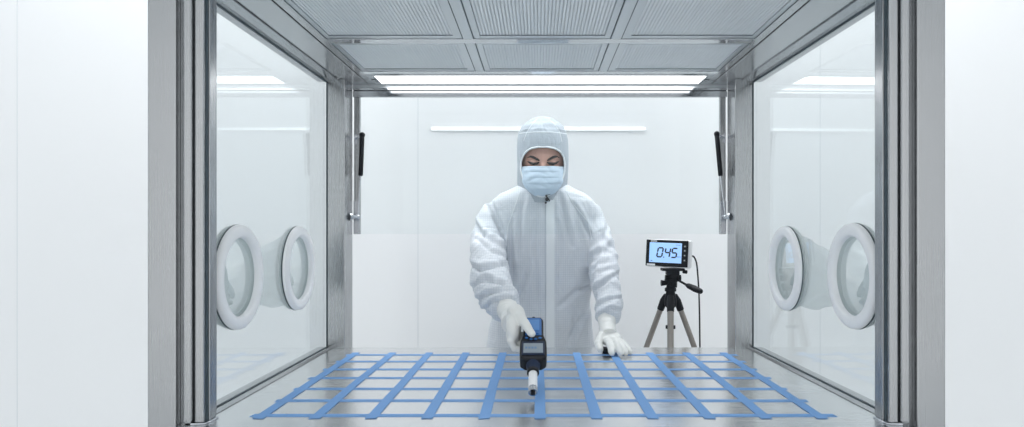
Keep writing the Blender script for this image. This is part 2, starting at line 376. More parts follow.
# filter panels in the cabinet's ceiling
cols = ((-.5905, -.2105, -.577, -.235, 'left'), (-.1785, .2015, -.160, .184, 'middle'), (.2335, 2 * CX + .5905, .257, 2 * CX + .577, 'right'))
rows = ((1.9265, 2.2625, 1.946, 2.246, 'back row by the lamp'), (1.45, 1.8855, 1.475, 1.862, 'front row, farther from the lamp'))
for y0, y1, py0, py1, rn in rows:
    for x0, x1, px0, px1, cn in cols:
        t = thing('filter_panel', ((x0 + x1) / 2, (y0 + y1) / 2, ZC + .004), 'perforated ceiling filter panel, %s of the %s' % (cn, rn), 'filter panel', 'perforated filter panels in the cabinet ceiling')
        g = MB(); z0, z1 = ZC + .001, ZC + .014
        g.box(x0, x1, y0, py0, z0, z1); g.box(x0, x1, py1, y1, z0, z1); g.box(x0, px0, py0, py1, z0, z1); g.box(px1, x1, py0, py1, z0, z1)
        obj('panel_frame', g, M['gframe'], t, .001)
        g = MB(); pitch = .0088; n = int((px1 - px0) / pitch); pitch = (px1 - px0) / n
        for i in range(n): g.box(px0 + (i + .18) * pitch, px0 + (i + .82) * pitch, py0, py1, ZC + .0042, ZC + .0056)
        n = int((py1 - py0) / .0088); q = (py1 - py0) / n
        for i in range(n): g.box(px0, px1, py0 + (i + .3) * q, py0 + (i + .7) * q, ZC + .0046, ZC + .0056)
        obj('grille', g, M['grille'], t)
        g = MB(); g.box(px0 - .004, px1 + .004, py0 - .004, py1 + .004, ZC + .0145, ZC + .03); obj('filter_medium', g, M['filter'], t)
        g = MB()   # the dark foam seal showing around the perforated field
        w = .002; g.box(px0, px1, py1 - w, py1, ZC + .003, ZC + .0056)
        for e0 in (x0 - .0012, x1 - .0002): g.box(e0, e0 + .0014, y0, y1, ZC - .0005, ZC + .012)
        obj('seal', g, M['gasket'], t)

# ceiling lamp, then the added strip that imitates a reflection on the wall
t = thing('strip_lamp', (.008, 2.39, ZC), 'long glowing white strip lamp in the cabinet ceiling, behind the filters', 'lamp')
g = MB(); g.box(-.570, .586, 2.328, 2.334, ZC + .0, ZC + .03); g.box(-.570, .586, 2.456, 2.461, ZC, ZC + .03)
for a in (-.570, .583): g.box(a, a + .003, 2.334, 2.456, ZC, ZC + .03)
obj('lamp_frame', g, M['housing'], t)
obj('glowing_face', MB().box(-.567, .583, 2.334, 2.456, ZC + .003, ZC + .012), M['lamp'], t)
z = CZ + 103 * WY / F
t = thing('wall_reflection_strip', (0, WY, z), 'thin glowing strip imitating a lamp reflection across the white wall behind the hood', 'lamp')  # added glowing strip in place of a mirrored lamp line, no real lamp here
obj('strip_base', MB().box(-.478, .482, WY - .002, WY, z - .0065, z + .0065), M['whiteplastic'], t)
obj('glowing_face', MB().box(-.476, .480, WY - .004, WY - .002, z - .006, z + .006), M['wall_reflection'], t)

# ------------------------------------------------------------------ tape grid
def tape(x0, x1, y0, y1, zb, label, grp):
    g = MB(); along_y = (y1 - y0) > (x1 - x0); n = 26
    L0, L1 = (y0, y1) if along_y else (x0, x1); w0, w1 = (x0, x1) if along_y else (y0, y1)
    sd = random.random() * 50; rs = []
    for i in range(n + 1):
        l = L0 + (L1 - L0) * i / n; j = (noise.noise(Vector((l * 3, sd, 0)))) * .0022
        if i in (0, n): j += 0
        a, b = w0 + j, w1 + j
        ka = random.uniform(-.002, .002) if i in (0, n) else 0
        if along_y: rs.append([(a, l + ka, zb), (b, l - ka, zb), (b, l - ka, zb + .0004), (a, l + ka, zb + .0004)])
        else: rs.append([(l + ka, a, zb), (l - ka, b, zb), (l - ka, b, zb + .0004), (l + ka, a, zb + .0004)])
    g.loft([[Vector(p) for p in r] for r in rs])
    return tag(obj('tape_strip', g, M['tape']), label, 'tape', grp)
ROWY = [1.508, 1.640, 1.763, 1.893, 2.013, 2.135, 2.250]
ends = [(252, 835), (276, 807), (294, 787), (309, 771), (323, 757), (336, 745), (346, 737)]
ordn = ['first', 'second', 'third', 'fourth', 'fifth', 'sixth', 'seventh', 'eighth', 'ninth', 'tenth', 'eleventh']
for i, (y, (a, b)) in enumerate(zip(ROWY, ends)):
    lab = 'blue tape strip running left to right, %s' % ('the nearest one, at the front of the worktop' if i == 0 else 'the farthest one, by the technician' if i == 6 else ordn[i] + ' from the front of the worktop')
    tape((a - VX) * y / F, (b - VX) * y / F, y - .0115, y + .0115, ZT + .0003, lab, 'blue tape strips across the worktop')
for k in range(11):
    x = .005 + (k - 5) * .1243
    lab = 'blue tape strip running front to back, %s' % ('the leftmost one' if k == 0 else 'the rightmost one' if k == 10 else 'sixth from the left, under the meter' if k == 5 else (ordn[k] + ' from the left') if k < 5 else (ordn[10 - k] + ' from the right'))
    tape(x - .0125, x + .0125, 1.480, 2.29, ZT + .0009, lab, 'blue tape strips running front to back')

# ------------------------------------------------------------------ glove ports
def glove_port(side, y, z, label):
    x = -.742 if side < 0 else mx(1, -.742) + .021 * (2.375 - y) / .9
    t = thing('glove_port', (x, y, z), label, 'glove port', 'round white glove ports in the side glass')
    ax = Vector((1, 0, 0)) if side < 0 else Vector((-1, 0, 0)); o = Vector((x, y, z))
    prof = [(.097, .002), (.097, .010), (.099, .0145), (.103, .0165), (.110, .0172), (.117, .0170), (.123, .0155), (.1275, .012), (.129, .008), (.129, .004), (.127, .002)]
    obj('ring', MB().lathe(prof, o, ax, 64, closed=True), M['ring'], t, smooth=50)
    obj('gasket', MB().lathe([(.12, .0002), (.1295, .0002), (.1295, .003), (.12, .003)], o, ax, 64, closed=True), M['gasket'], t, smooth=50)
    obj('outer_flange', MB().lathe([(.094, -.0065), (.126, -.0065), (.126, -.014), (.119, -.02), (.094, -.02)], o, ax, 64, closed=True), M['sleeve'], t, smooth=50)
    # sleeve: opens at the ring, sags and closes outside the glass; crumpled
    n, k = 72, 26; rings = []; sd = y * 7 + side
    for i in range(k + 1):
        u = i / k
        L = .18 * u; r = .117 * (1 - .42 * u ** 1.1); 
        if u > .8: r *= math.sqrt(max(0, 1 - ((u - .8) / .2) ** 2)) * .97 + .03; L = .144 + .036 * math.sin((u - .8) / .2 * math.pi / 2)
        ring = []
        for j in range(n):
            a = 2 * math.pi * j / n; dirv = Vector((0, math.cos(a), math.sin(a)))
            w = noise.noise(Vector((math.cos(a) * 2.2, math.sin(a) * 2.2, u * 2.5 + sd))) * .016 + noise.noise(Vector((math.cos(a) * 6, math.sin(a) * 6, u * 3 + sd))) * .007
            w += -abs(math.sin(a * 3 + u * 4 + sd)) * .006
            rr = r + w * min(1, u * 4) * (1 if u < .9 else .3)
            ring.append(o + ax * (-.004 - L) + dirv * rr + Vector((0, 0, -.046 * u)))
        rings.append(ring)
    g = MB().loft(rings, False); g.f.append(tuple(len(g.v) - n + j for j in range(n)))
    s = obj('sleeve', g, M['sleeve'], t, smooth=180)
    # the glove hangs turned in inside the opening: cuff roll and five limp fingers
    c = o - ax * .045 + Vector((0, 0, -.048)); g = MB()
    g.ell(c + Vector((0, 0, .040)), (.016, .036, .05))
    for q in range(4):
        yy = (q - 1.5) * .017
        g.tube([c + Vector((0, yy, .005)), c + ax * .005 + Vector((0, yy * 1.15, -.014)), c + ax * .014 + Vector((0, yy * 1.2, -.024 + abs(q - 1.5) * .004))], [.009, .0085, .0075], 10, round_caps=True)
    g.tube([c + Vector((0, .03, .035)), c + ax * .008 + Vector((0, .044, .012)), c + ax * .012 + Vector((0, .046, -.002))], [.010, .009, .008], 10, round_caps=True)
    me = remeshed(g, .0028, 4); from_mesh('glove', me, M['sleeve'], t)
glove_port(-1, 1.664, 1.199, 'round white glove port in the left glass, the nearer of that pair')
glove_port(-1, 2.078, 1.199, 'round white glove port in the left glass, the farther one by the rear post')
glove_port(1, 1.645, 1.203, 'round white glove port in the right glass, the nearer of that pair')
glove_port(1, 2.068, 1.199, 'round white glove port in the right glass, the farther one by the rear post')

# ------------------------------------------------------------------ the technician
person = thing('person', (.025, 2.67, 0), 'person in white hooded cleanroom coverall, face mask and gloves leaning over the taped worktop', 'person')
HX, HY = (542.7 - VX) * 2.645 / F, 2.645
def zp(py, Y): return CZ - (py - VY) * Y / F
def lerp_tab(tab, t):
    if t <= tab[0][0]: return tab[0][1]
    for (a, va), (b, vb) in zip(tab, tab[1:]):
        if t <= b: return va + (vb - va) * (t - a) / (b - a)
    return tab[-1][1]

# body: one continuous figure (head with a face, neck, trunk, limbs) mostly inside the clothes
RA = [(493, 215, 2.67), (488, 238, 2.60), (491, 279, 2.38), (497, 294, 2.27), (506, 308, 2.12)]
LA = [(590, 215, 2.67), (603, 255, 2.60), (606, 283, 2.53), (607, 304, 2.45), (607, 322, 2.38)]
g = MB()
fz = zp(172, HY)
g.ell((HX, HY + .01, zp(158, HY) + .005), (.087, .103, .108))                     # skull
g.ell((HX, HY - .025, zp(178, HY)), (.060, .066, .085))                            # face and jaw
g.ell((HX, HY - .052, zp(190, HY) + .004), (.028, .030, .026))                     # chin
eY = HY - .081
for s_ in (-1, 1):
    ex = HX + s_ * .0335
    g.ell((ex, eY + .006, zp(163, 2.56)), (.0165, .014, .0125))                    # closed lids
    g.ell((ex, eY + .004, zp(157.5, 2.56)), (.026, .012, .0065))                   # brow ridge
    g.ell((HX + s_ * .048, eY + .022, zp(171, 2.56)), (.02, .02, .018))            # cheekbone
    g.ell((HX + s_ * .079, HY + .015, zp(166, HY)), (.008, .018, .030))            # ear
g.tube([(HX, eY + .003, zp(160, 2.56)), (HX, eY - .006, zp(167, 2.56)), (HX, eY - .016, zp(174, 2.56))], [.008, .009, .012], 14, round_caps=True)  # nose
g.ell((HX, eY - .002, zp(183, 2.56)), (.026, .012, .006)); g.ell((HX, eY - .001, zp(185.5, 2.56)), (.023, .012, .007))   # lips
g.tube([(HX, HY + .02, zp(178, HY)), (HX, HY + .03, 1.42)], [.055, .062], 20)      # neck
g.loft([[Vector((.025 + hw * math.cos(t), 2.665 + hd * math.sin(t), z)) for t in (2 * math.pi * j / 28 for j in range(28))] for z, hw, hd in
        ((1.47, .06, .055), (1.44, .12, .07), (1.40, .17, .085), (1.30, .165, .09), (1.15, .14, .085), (1.02, .145, .09), (.9, .16, .095), (.84, .14, .085))])
for A in (RA, LA): g.tube([P(*a) for a in A], [.040, .036, .030, .026, .022], 16, round_caps=True)
for s_ in (-1, 1):
    g.tube([(.025 + s_ * .085, 2.67, .88), (.025 + s_ * .095, 2.66, .47), (.025 + s_ * .10, 2.69, .08)], [.080, .052, .036], 16, round_caps=True)
    g.tube([(.025 + s_ * .10, 2.71, .045), (.025 + s_ * .115, 2.58, .032)], [.034, .030], 14, round_caps=True)
me = remeshed(g, .0045, 3)
from_mesh('body', me, M['skin'], person)
# brows and lashes
def on_face(px, py): return P(px, py, 2.56)
from mathutils.bvhtree import BVHTree
bvh_b = BVHTree.FromPolygons([v.co + root_loc(person) for v in me.vertices], [tuple(p.vertices) for p in me.polygons])
def face_pt(px, py, lift=.001):
    o = Vector((0, 0, CZ)); d = (P(px, py, 1.0) - o).normalized(); h = bvh_b.ray_cast(o, d)
    return (h[0] - d * lift) if h[0] else P(px, py, 2.56)
for pts in ([(539.6, 160.6), (537, 159.2), (533.5, 157.3), (530.5, 156.6), (527.6, 157.6)], [(547.0, 160.6), (549.5, 159.2), (553, 157.3), (556, 156.6), (559, 157.6)]):
    obj('eyebrow', MB().tube([face_pt(*p, .0015) for p in pts], [.0022, .0048, .0052, .0042, .0016], 10), M['hair'], person, smooth=60)
for pts in ([(539.4, 162.2), (537, 163.4), (533.5, 163.8), (530.5, 163.0), (527.8, 161.4)], [(547.0, 162.2), (549.5, 163.4), (553, 163.8), (556, 163.0), (558.8, 161.4)]):
    obj('eyelashes', MB().tube([face_pt(*p, .002) for p in pts], [.0020, .0050, .0054, .0048, .0018], 8), M['hair'], person, smooth=60)

# coverall
TORSO = [  # py (seen at Y 2.64), left px, right px, half depth, centre Y
    (184, 520, 566, .078, 2.665), (187, 514, 572, .085, 2.665), (190, 508, 578, .092, 2.665), (194, 499, 587, .10, 2.667), (200, 492, 594, .107, 2.668),
    (210, 489, 598, .112, 2.67), (226, 491, 597, .118, 2.668), (245, 497, 596, .122, 2.668), (270, 498, 594, .122, 2.668), (300, 496, 591, .124, 2.67),
    (325, 489, 592, .126, 2.67), (350, 486, 595, .126, 2.67), (375, 490, 594, .122, 2.67), (400, 500, 587, .11, 2.67)]
n = 56; rings = []
for py, xl, xr, hd, yc in TORSO:
    xc = ((xl + xr) / 2 - VX) * 2.64 / F; hw = (xr - xl) / 2 * 2.64 / F; ring = []
    for j in range(n):
        t = 2 * math.pi * j / n; c, s_ = math.cos(t), math.sin(t); e = 2 / 2.5
        ring.append(Vector((xc + hw * math.copysign(abs(c) ** e, c), yc + hd * math.copysign(abs(s_) ** e, s_), zp(py, 2.64))))
    rings.append(ring)
g = MB().loft(rings)
RS = [(497, 211, 2.675, .058), (491, 222, 2.655, .062), (488, 239, 2.62, .061), (488.5, 261, 2.50, .062), (490.5, 279, 2.38, .065), (496, 293, 2.28, .062), (502, 303, 2.19, .052), (506.5, 309, 2.13, .040)]
LS = [(586, 210, 2.675, .056), (591, 222, 2.665, .057), (597, 238, 2.64, .054), (602.5, 258, 2.59, .052), (605.5, 282, 2.53, .052), (608.5, 300, 2.465, .047), (608.5, 311, 2.42, .044), (607, 319, 2.395, .037)]
for A in (RS, LS): g.tube([P(*a[:3]) for a in A], [a[3] for a in A], 24)
for s_ in (-1, 1):
    g.tube([(.025 + s_ * .09, 2.67, .86), (.025 + s_ * .10, 2.665, .48), (.025 + s_ * .103, 2.69, .14)], [.112, .088, .066], 24)
me = remeshed(g, .0065, 9)
rp_ = [P(*a[:3]) for a in RS]; lp_ = [P(*a[:3]) for a in LS]
def arm_coord(co, pts):
    best = (9, 0, None); acc = 0
    for a, b in zip(pts, pts[1:]):
        d = b - a; L = d.length; t = max(0, min(1, (co - a).dot(d) / (L * L))); q = a + d * t; ds = (co - q).length
        if ds < best[0]: best = (ds, acc + t * L, q)
        acc += L
    return best
def ridge(v): return (1 - abs(noise.noise(v)) * 2.4)
CREASE = [  # (line, half width, depth) of the deeper folds in the cloth, in seen units
    ([(485,200),(492,215),(500,232),(506,245)],2.2,.006), ([(492,203),(500,222),(506,236)],1.8,.005), ([(473,220),(482,234),(495,243),(505,252)],2.2,.008), ([(470,264),(480,271),(494,267),(505,266)],2.4,.009),
    ([(474,287),(486,279),(500,283),(510,293)],2.2,.008), ([(477,301),(488,293),(503,291)],2,.007), ([(482,313),(490,303),(507,299)],1.8,.006), ([(478,240),(490,252),(506,258)],2,.005),
    ([(512,222),(511,250),(513,282)],3,.009), ([(524,195),(520,225),(518,258)],2.6,.006), ([(560,195),(566,220),(571,246)],2.6,.006), ([(573,203),(584,223),(592,240)],2,.006), ([(552,205),(560,240),(558,270)],3,.004),
    ([(594,283),(576,291),(560,306)],2.6,.005), ([(596,302),(581,318),(566,346)],3,.005), ([(530,260),(524,285),(516,305)],3,.005), ([(538,208),(535,260),(539,335)],3.4,.005), ([(516,300),(510,325),(512,350)],3,.007),
    ([(592,291),(604,283),(617,274)],2,.009), ([(597,260),(594,277),(592,292)],2,.005), ([(597,307),(608,300),(621,298)],2,.007), ([(599,316),(610,309),(621,311)],1.7,.006), ([(607,224),(602,245),(595,262)],2.2,.006),
    ([(600,232),(608,246),(612,262)],2,.004), ([(573,310),(575,330),(572,350)],3,.005)]
def crease(co):
    px = VX + co.x * F / co.y; py = VY - (co.z - CZ) * F / co.y; d_ = 0
    for pts, w, dep in CREASE:
        best = 99; side = 0; n_ = len(pts) - 1; tt = 0
        for i in range(n_):
            (ax_, ay), (bx, by) = pts[i], pts[i + 1]; dx, dy = bx - ax_, by - ay; L2 = dx * dx + dy * dy
            t = max(0, min(1, ((px - ax_) * dx + (py - ay) * dy) / L2)); qx, qy = ax_ + dx * t, ay + dy * t
            dd = math.hypot(px - qx, py - qy)
            if dd < best: best = dd; side = (px - ax_) * dy - (py - ay) * dx; tt = (i + t) / n_
        dep = dep * (1.25 if co.x > .2 else 1.9); w = w * .85
        if best < w * 5:
            env = math.sin(math.pi * min(1, max(0, .08 + tt * .84))) ** .6
            sg = 1 if side > 0 else -1
            d_ += dep * env * (-math.exp(-(best / w) ** 2) + .55 * math.exp(-((best - sg * w * 1.9) / (w * 1.3)) ** 2))
    return d_
def folds(co, n):
    d = Vector((0, 0, 0)); a = .0
    dr, ur, _ = arm_coord(co, rp_); dl, ul, _ = arm_coord(co, lp_)
    on_r = dr < .078 and co.x < -.10 or (dr < .075 and co.y < 2.5); on_l = dl < .07 and co.x > .20
    if on_r or on_l:
        u = ur if on_r else ul; ang = co.x * 5 + co.z * 2
        w = ridge(Vector((u * 17 + co.x * 7, co.x * 5, co.z * 4 + (3 if on_r else 9)))) * .007
        w += ridge(Vector((u * 34 + co.z * 9, co.x * 10, co.y * 8 + 4))) * .0028
        a = w * min(1, max(0, (u - .02) / .12)) + noise.noise(co * 16) * .003
    else:
        k = min(1, max(0, (1.44 - co.z) / .1))
        a = (ridge(Vector((co.x * 13 + co.z * 2.0, co.y * 3, co.z * 2.4))) - .5) * .0065 * k + ridge(Vector((co.x * 24 - co.z * 11, co.y * 6, co.z * 9 + 7))) * .0022 * k + noise.noise(co * 11) * .003
    if n.y < .1: a += crease(co) * min(1, max(0, (.1 - n.y) * 2.5))
    return n * a
suit = from_mesh('coverall', me, M['suit'], person, folds)
bvh = BVHTree.FromPolygons([v.co + root_loc(person) for v in me.vertices], [tuple(p.vertices) for p in me.polygons])
def suit_pt(px, py, lift=.001):
    o = Vector((0, 0, CZ)); d = (P(px, py, 1.0) - o).normalized(); h = bvh.ray_cast(o, d)
    return (h[0] - d * lift) if h[0] else P(px, py, 2.6) - d * lift
def seam_line(name, pts, r, mat, parent, steps=10, lift=.0):
    out = []
    for (a, b), (c, d) in zip(pts, pts[1:]):
        for i in range(steps): out.append(suit_pt(a + (c - a) * i / steps, b + (d - b) * i / steps, lift))
    out.append(suit_pt(*pts[-1], lift))
    return obj(name, MB().tube(out, r, 8), mat, parent, smooth=60)
# front placket laid over the zip
rs = []
for i in range(40):
    py = 200 + (375 - 200) * i / 39; a = suit_pt(546.3, py, .0035); b = suit_pt(554.5, py, .0035); m_ = (a + b) / 2 + Vector((0, -.0012, 0))
    rs.append([a + Vector((0, .004, 0)), a, m_, b, b + Vector((0, .004, 0))])
obj('zip_placket', MB().loft(rs), M['trim'], suit, smooth=40)
seam_line('stitched_seam', [(545.5, 199), (545.0, 240), (545.3, 300), (545.5, 372)], .0011, M['crease'], suit, 12)
seam_line('shoulder_seam', [(520, 191), (515, 206), (508, 226), (506, 246)], .0018, M['trim'], suit)
seam_line('shoulder_seam', [(566, 191), (574, 205), (588, 222), (592, 240)], .0018, M['trim'], suit)
seam_line('pocket_mark', [(577.5, 241.5), (580, 240), (584, 239.2), (588.5, 239.6)], .0012, M['seam'], suit, 5)
# collar band and its snap
rs = []
for i in range(13):
    v = i / 12; z = zp(200 - 12.5 * v, 2.62); ring = []
    for j in range(48):
        t = 2 * math.pi * j / 48; r_ = .088 - .006 * v + .004 * math.sin(v * math.pi)
        ring.append(Vector((HX + .0015 + r_ * 1.04 * math.cos(t), 2.650 + r_ * 1.03 * math.sin(t), z + .012 * math.sin(t) + .002 * math.sin(3 * t))))
    rs.append(ring)
o = obj('collar', MB().loft(rs, False), M['suit'], suit, smooth=180); md = o.modifiers.new('thick', 'SOLIDIFY'); md.thickness = .003
sn = P(546.8, 199.5, 2.546)
g = MB().ell(sn, (.0062, .004, .0068)); g.tube([sn + Vector((-.002, 0, .012)), sn + Vector((.004, -.003, .004)), sn + Vector((.010, -.001, -.004))], .0028, 8, round_caps=True)
g.tube([sn + Vector((-.004, .001, .016)), sn + Vector((.012, .003, .021))], .0022, 8, round_caps=True); g.ell(sn + Vector((-.004, -.001, -.012)), (.004, .004, .0045))
obj('collar_snap', g, M['black'], suit, smooth=60)

# hood with a face opening
HOOD = [(116.2, 1), (117, 7.5), (118.5, 11.5), (121, 15.5), (124, 18.8), (128, 21.8), (133, 24.0), (139, 25.3), (146, 25.8), (154, 25.8), (162, 25.6), (170, 25.5), (178, 25.3), (184, 25.0), (190, 24.6), (197, 24.3), (203, 24.3)]
rows_ = []; rim_l = []; rim_r = []
pys = [116.2 + .5 * i for i in range(8)] + [120.2 + (203 - 120.2) * i / 96 for i in range(97)]
OY0, OY1, OW = 150.3, 198.5, 22.0
for py in pys:
    hw = lerp_tab(HOOD, py) * HY / F; z = zp(py, HY)
    hd = hw * 1.13 if py < 170 else hw * 1.13 - (py - 170) / 33 * .012
    yc = HY + .006 + (.012 if py < 125 else 0)
    th = 0
    if OY0 < py < OY1:
        v = (py - OY0) / (OY1 - OY0)
        w = OW * ((1 - (1 - v / .38) ** 2.7) ** (1 / 2.7) if v < .38 else math.cos(math.pi / 2 * ((v - .38) / .62)) ** .62)
        th = math.asin(min(.97, w * (HY - .07) / F / hw))
    row = []
    N = 96
    for j in range(N + 1):
        t = th + (2 * math.pi - 2 * th) * j / N
        x = HX + hw * math.sin(t) * -1; y = yc - hd * math.cos(t)
        p = Vector((x, y, z)); nrm = Vector((-math.sin(t), -math.cos(t), 0))
        if py > 132.5: wv = noise.noise(Vector((x * 30, y * 14, z * 9))) * .0028 + noise.noise(Vector((x * 60, y * 40, z * 22 + 5))) * .001
        else: wv = noise.noise(Vector((x * 26, y * 26, z * 12 + 3))) * .003 - abs(math.sin(t * 4)) * .0022 * min(1, hw / .05) + .001
        wv *= min(1, hw / .05)
        if 131.6 < py < 133.0: wv += .0016
        p += nrm * wv; row.append(p)
    rows_.append(row)
    if th > 0: rim_l.append(row[0]); rim_r.append(row[-1])
me = bpy.data.meshes.new('hood'); N1 = 97
vs = [p for r in rows_ for p in r]; fs = []
for i in range(len(rows_) - 1):
    for j in range(96): fs.append((i * N1 + j, i * N1 + j + 1, (i + 1) * N1 + j + 1, (i + 1) * N1 + j))
fs.append(tuple(range(96)))
me.from_pydata([v - root_loc(person) for v in vs], [], fs)
bm = bmesh.new(); bm.from_mesh(me); bmesh.ops.remove_doubles(bm, verts=bm.verts, dist=.0004); bmesh.ops.recalc_face_normals(bm, faces=bm.faces); bm.to_mesh(me); bm.free()
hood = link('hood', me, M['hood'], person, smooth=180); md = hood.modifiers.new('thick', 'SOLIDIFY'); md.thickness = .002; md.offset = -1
loop = rim_l + rim_r[::-1]
g = MB(); g.tube(loop + [loop[0]], .0036, 10, caps=False); obj('face_opening_piping', g, M['trim'], hood, smooth=60)
# seams of the hood: a band across the brow, two ridges from the crown
def hood_pt(px, py, lift=.0):
    o = Vector((0, 0, CZ)); d = (P(px, py, 1.0) - o).normalized(); h = bvh_h.ray_cast(o, d)
    return (h[0] - d * lift) if h[0] else P(px, py, 2.56)
bvh_h = BVHTree.FromPolygons([v.co + root_loc(person) for v in me.vertices], [tuple(p.vertices) for p in me.polygons])
for pts in ([(519.5, 133.5), (525, 132.8), (534, 132.2), (543, 132), (552, 132.3), (560, 133), (566, 133.8)], [(536.5, 119.5), (531.5, 125), (527, 132), (523.5, 141)], [(549, 119.5), (555, 125), (559.5, 132), (562, 142)]):
    fine = [(a[0] + (b[0] - a[0]) * k / 5, a[1] + (b[1] - a[1]) * k / 5) for a, b in zip(pts, pts[1:]) for k in range(5)] + [pts[-1]]
    obj('hood_seam', MB().tube([hood_pt(*p) for p in fine], .0016, 8), M['trim'], hood, smooth=60)

# mask: pleated cup with ear loops
rs = []
NV, NU = 40, 40
for i in range(NV + 1):
    v = i / NV; py_e = 165.6 + 30.4 * v; row = []
    for j in range(NU + 1):
        u = -1 + 2 * j / NU
        halfw = 20.3 if v < .45 else 20.3 - 8.5 * ((v - .45) / .55) ** 1.8
        py = py_e + (1.2 - 2.6 * v * 1.1) * abs(u) ** 1.6 * (1 if v < .3 else .8) + (.6 * (1 - abs(u)) if v < .08 else 0)
        px = 542.7 + halfw * math.sin(u * math.pi / 2 * .86) / math.sin(math.pi / 2 * .86)
        fwd = math.cos(u * math.pi / 2 * .93) ** .8
        prof = .62 + .38 * math.sin(min(1, v * 1.35 + .12) * math.pi / 2) if v < .75 else 1 - .35 * ((v - .75) / .25) ** 2
        y = 2.600 - .074 * fwd * prof
        pl = -.0022 * ((v * 5) % 1) * (1 if .1 < v < .85 else 0) * fwd
        cr = -abs(noise.noise(Vector((u * 3, v * 5, 1.7)))) * .005
        row.append(P(px, py, y + pl + cr + .002))
    rs.append(row)
vs = [p for r in rs for p in r]; fs = [(i * (NU + 1) + j, i * (NU + 1) + j + 1, (i + 1) * (NU + 1) + j + 1, (i + 1) * (NU + 1) + j) for i in range(NV) for j in range(NU)]
g = MB().add(vs, fs); mask = obj('face_mask', g, M['mask'], person, smooth=180); md = mask.modifiers.new('thick', 'SOLIDIFY'); md.thickness = .0016; md.offset = 1
obj('nose_band', MB().tube([p + Vector((0, -.001, -.001)) for p in rs[1]], .0012, 8), M['trim'], mask, smooth=60)
for e in (0, -1):
    a = rs[3][e]; b = rs[26][e]; s_ = -1 if e == 0 else 1
    obj('ear_loop', MB().tube([a, a + Vector((s_ * .004, .03, -.004)), (a + b) / 2 + Vector((s_ * .006, .05, 0)), b + Vector((s_ * .01, .03, .004)), b], .0012, 8), M['trim'], mask, smooth=60)

# boots
for s_ in (-1, 1):
    x = .025 + s_ * .103; g = MB()
    g.loft([[Vector((x + s_ * .006 * u + hw * math.cos(t), yc + hd * math.sin(t), z)) for t in (2 * math.pi * j / 24 for j in range(24))] for u, z, hw, hd, yc in
            ((1, .0, .046, .135, 2.64), (1, .02, .05, .14, 2.64), (1, .045, .048, .13, 2.645), (1, .075, .045, .095, 2.665), (0, .11, .048, .062, 2.69), (0, .2, .058, .064, 2.69))])
    obj('boot', g, M['boot'], person, smooth=60)

# ------------------------------------------------------------------ the meter in the right hand
TIP = Vector((-.0125, 1.632, .918)); AX = Vector((0, .894, .447)).normalized(); NN = Vector((0, -AX.z, AX.y)); S0 = .118
def MP(u, s, w): return TIP + Vector((1, 0, 0)) * u + AX * (S0 + s) + NN * w
meter = thing('air_velocity_meter', TIP, 'dark blue handheld meter with white probe held just above the tape grid', 'meter')
def slab(pts, w0, w1, tilt=0):
    g = MB(); n = len(pts); vs = [MP(u, s, w0) for u, s in pts] + [MP(u, s, w1) for u, s in pts]
    return g.add(vs, [tuple(range(n)), tuple(range(2 * n - 1, n - 1, -1))] + [(i, i + n, (i + 1) % n + n, (i + 1) % n) for i in range(n)])
body = slab([(-.022, -.006), (.022, -.006), (.034, .006), (.0355, .03), (.0350, .074), (.031, .090), (.0265, .108), (.0265, .176), (.021, .188), (-.021, .188), (-.0265, .176), (-.0265, .108), (-.031, .090), (-.0350, .074), (-.0355, .03), (-.034, .006)], -.018, .018)
mb_ = obj('casing', body, M['black'], meter, .004, 3)
g = slab([(-.031, .092), (-.0275, .110), (-.0275, .177), (-.0215, .1895), (.0215, .1895), (.0275, .177), (.0275, .110), (.031, .092)], -.010, .012); obj('side_band', g, M['navy'], meter, .002)
g = slab([(-.030, .012), (.030, .012), (.030, .070), (-.030, .070)], .0175, .0205); o = obj('lcd_bezel', g, M['navy'], meter, .0015)
g = slab([(-.0255, .019), (.0255, .019), (.0255, .060), (-.0255, .060)], .0203, .0215); obj('lcd_screen', g, M['lcd'], o, .0006)
g = MB()
for x in (-.018, -.010, -.002, .006): g.box(-.0028, .0028, -.004, .004, 0, .0004, Matrix.Translation(MP(x, .040, .0216)) @ Matrix(((1, 0, 0, 0), (0, AX.y, NN.y, 0), (0, AX.z, NN.z, 0), (0, 0, 0, 1))))
obj('lcd_digits', g, M['faint'], o)
g = slab([(-.022, .100), (.022, .100), (.022, .174), (.018, .182), (-.018, .182), (-.022, .174)], .0172, .0195); o = obj('keypad', g, M['blue'], meter, .0015)
g = slab([(-.016, .122), (.016, .122), (.016, .172), (-.016, .172)], .0194, .0202); obj('keypad_window', g, plain('keypad_film', (.075, .24, .55), .4, spec=.3), o)
g = MB()
for u, s in ((-.018, .086), (-.006, .081), (.006, .081), (.018, .086), (-.011, .107), (.011, .107)):
    g.ell(MP(u, s, .0195), (.0045, .004, .003), nu=12, nv=8)
obj('button', g, M['blue'], o, smooth=180)
g = MB().lathe([(.0001, -.004), (.0185, -.004), (.0175, -.014), (.0145, -.018), (.0145, -.034), (.0001, -.034)], MP(0, 0, 0), AX, 32); obj('probe_socket', g, M['navy'], meter, smooth=40)
g = MB().lathe([(.0001, -.030), (.0155, -.030), (.0155, -.038), (.0125, -.040), (.0001, -.040)], MP(0, 0, 0), AX, 32); obj('locking_ring', g, M['black'], meter, smooth=40)
pr = obj('probe_tube', MB().lathe([(.0001, -.036), (.0108, -.036), (.0112, -.045), (.0112, -.098), (.0001, -.098)], MP(0, 0, 0), AX, 32), M['whiteplastic'], meter, smooth=40)
g = MB().lathe([(.0001, -.096), (.0118, -.096), (.0118, -.112), (.0092, -.112), (.0092, -.104), (.0001, -.104)], MP(0, 0, 0), AX, 32); obj('probe_tip', g, M['steel_s'], pr, smooth=40)
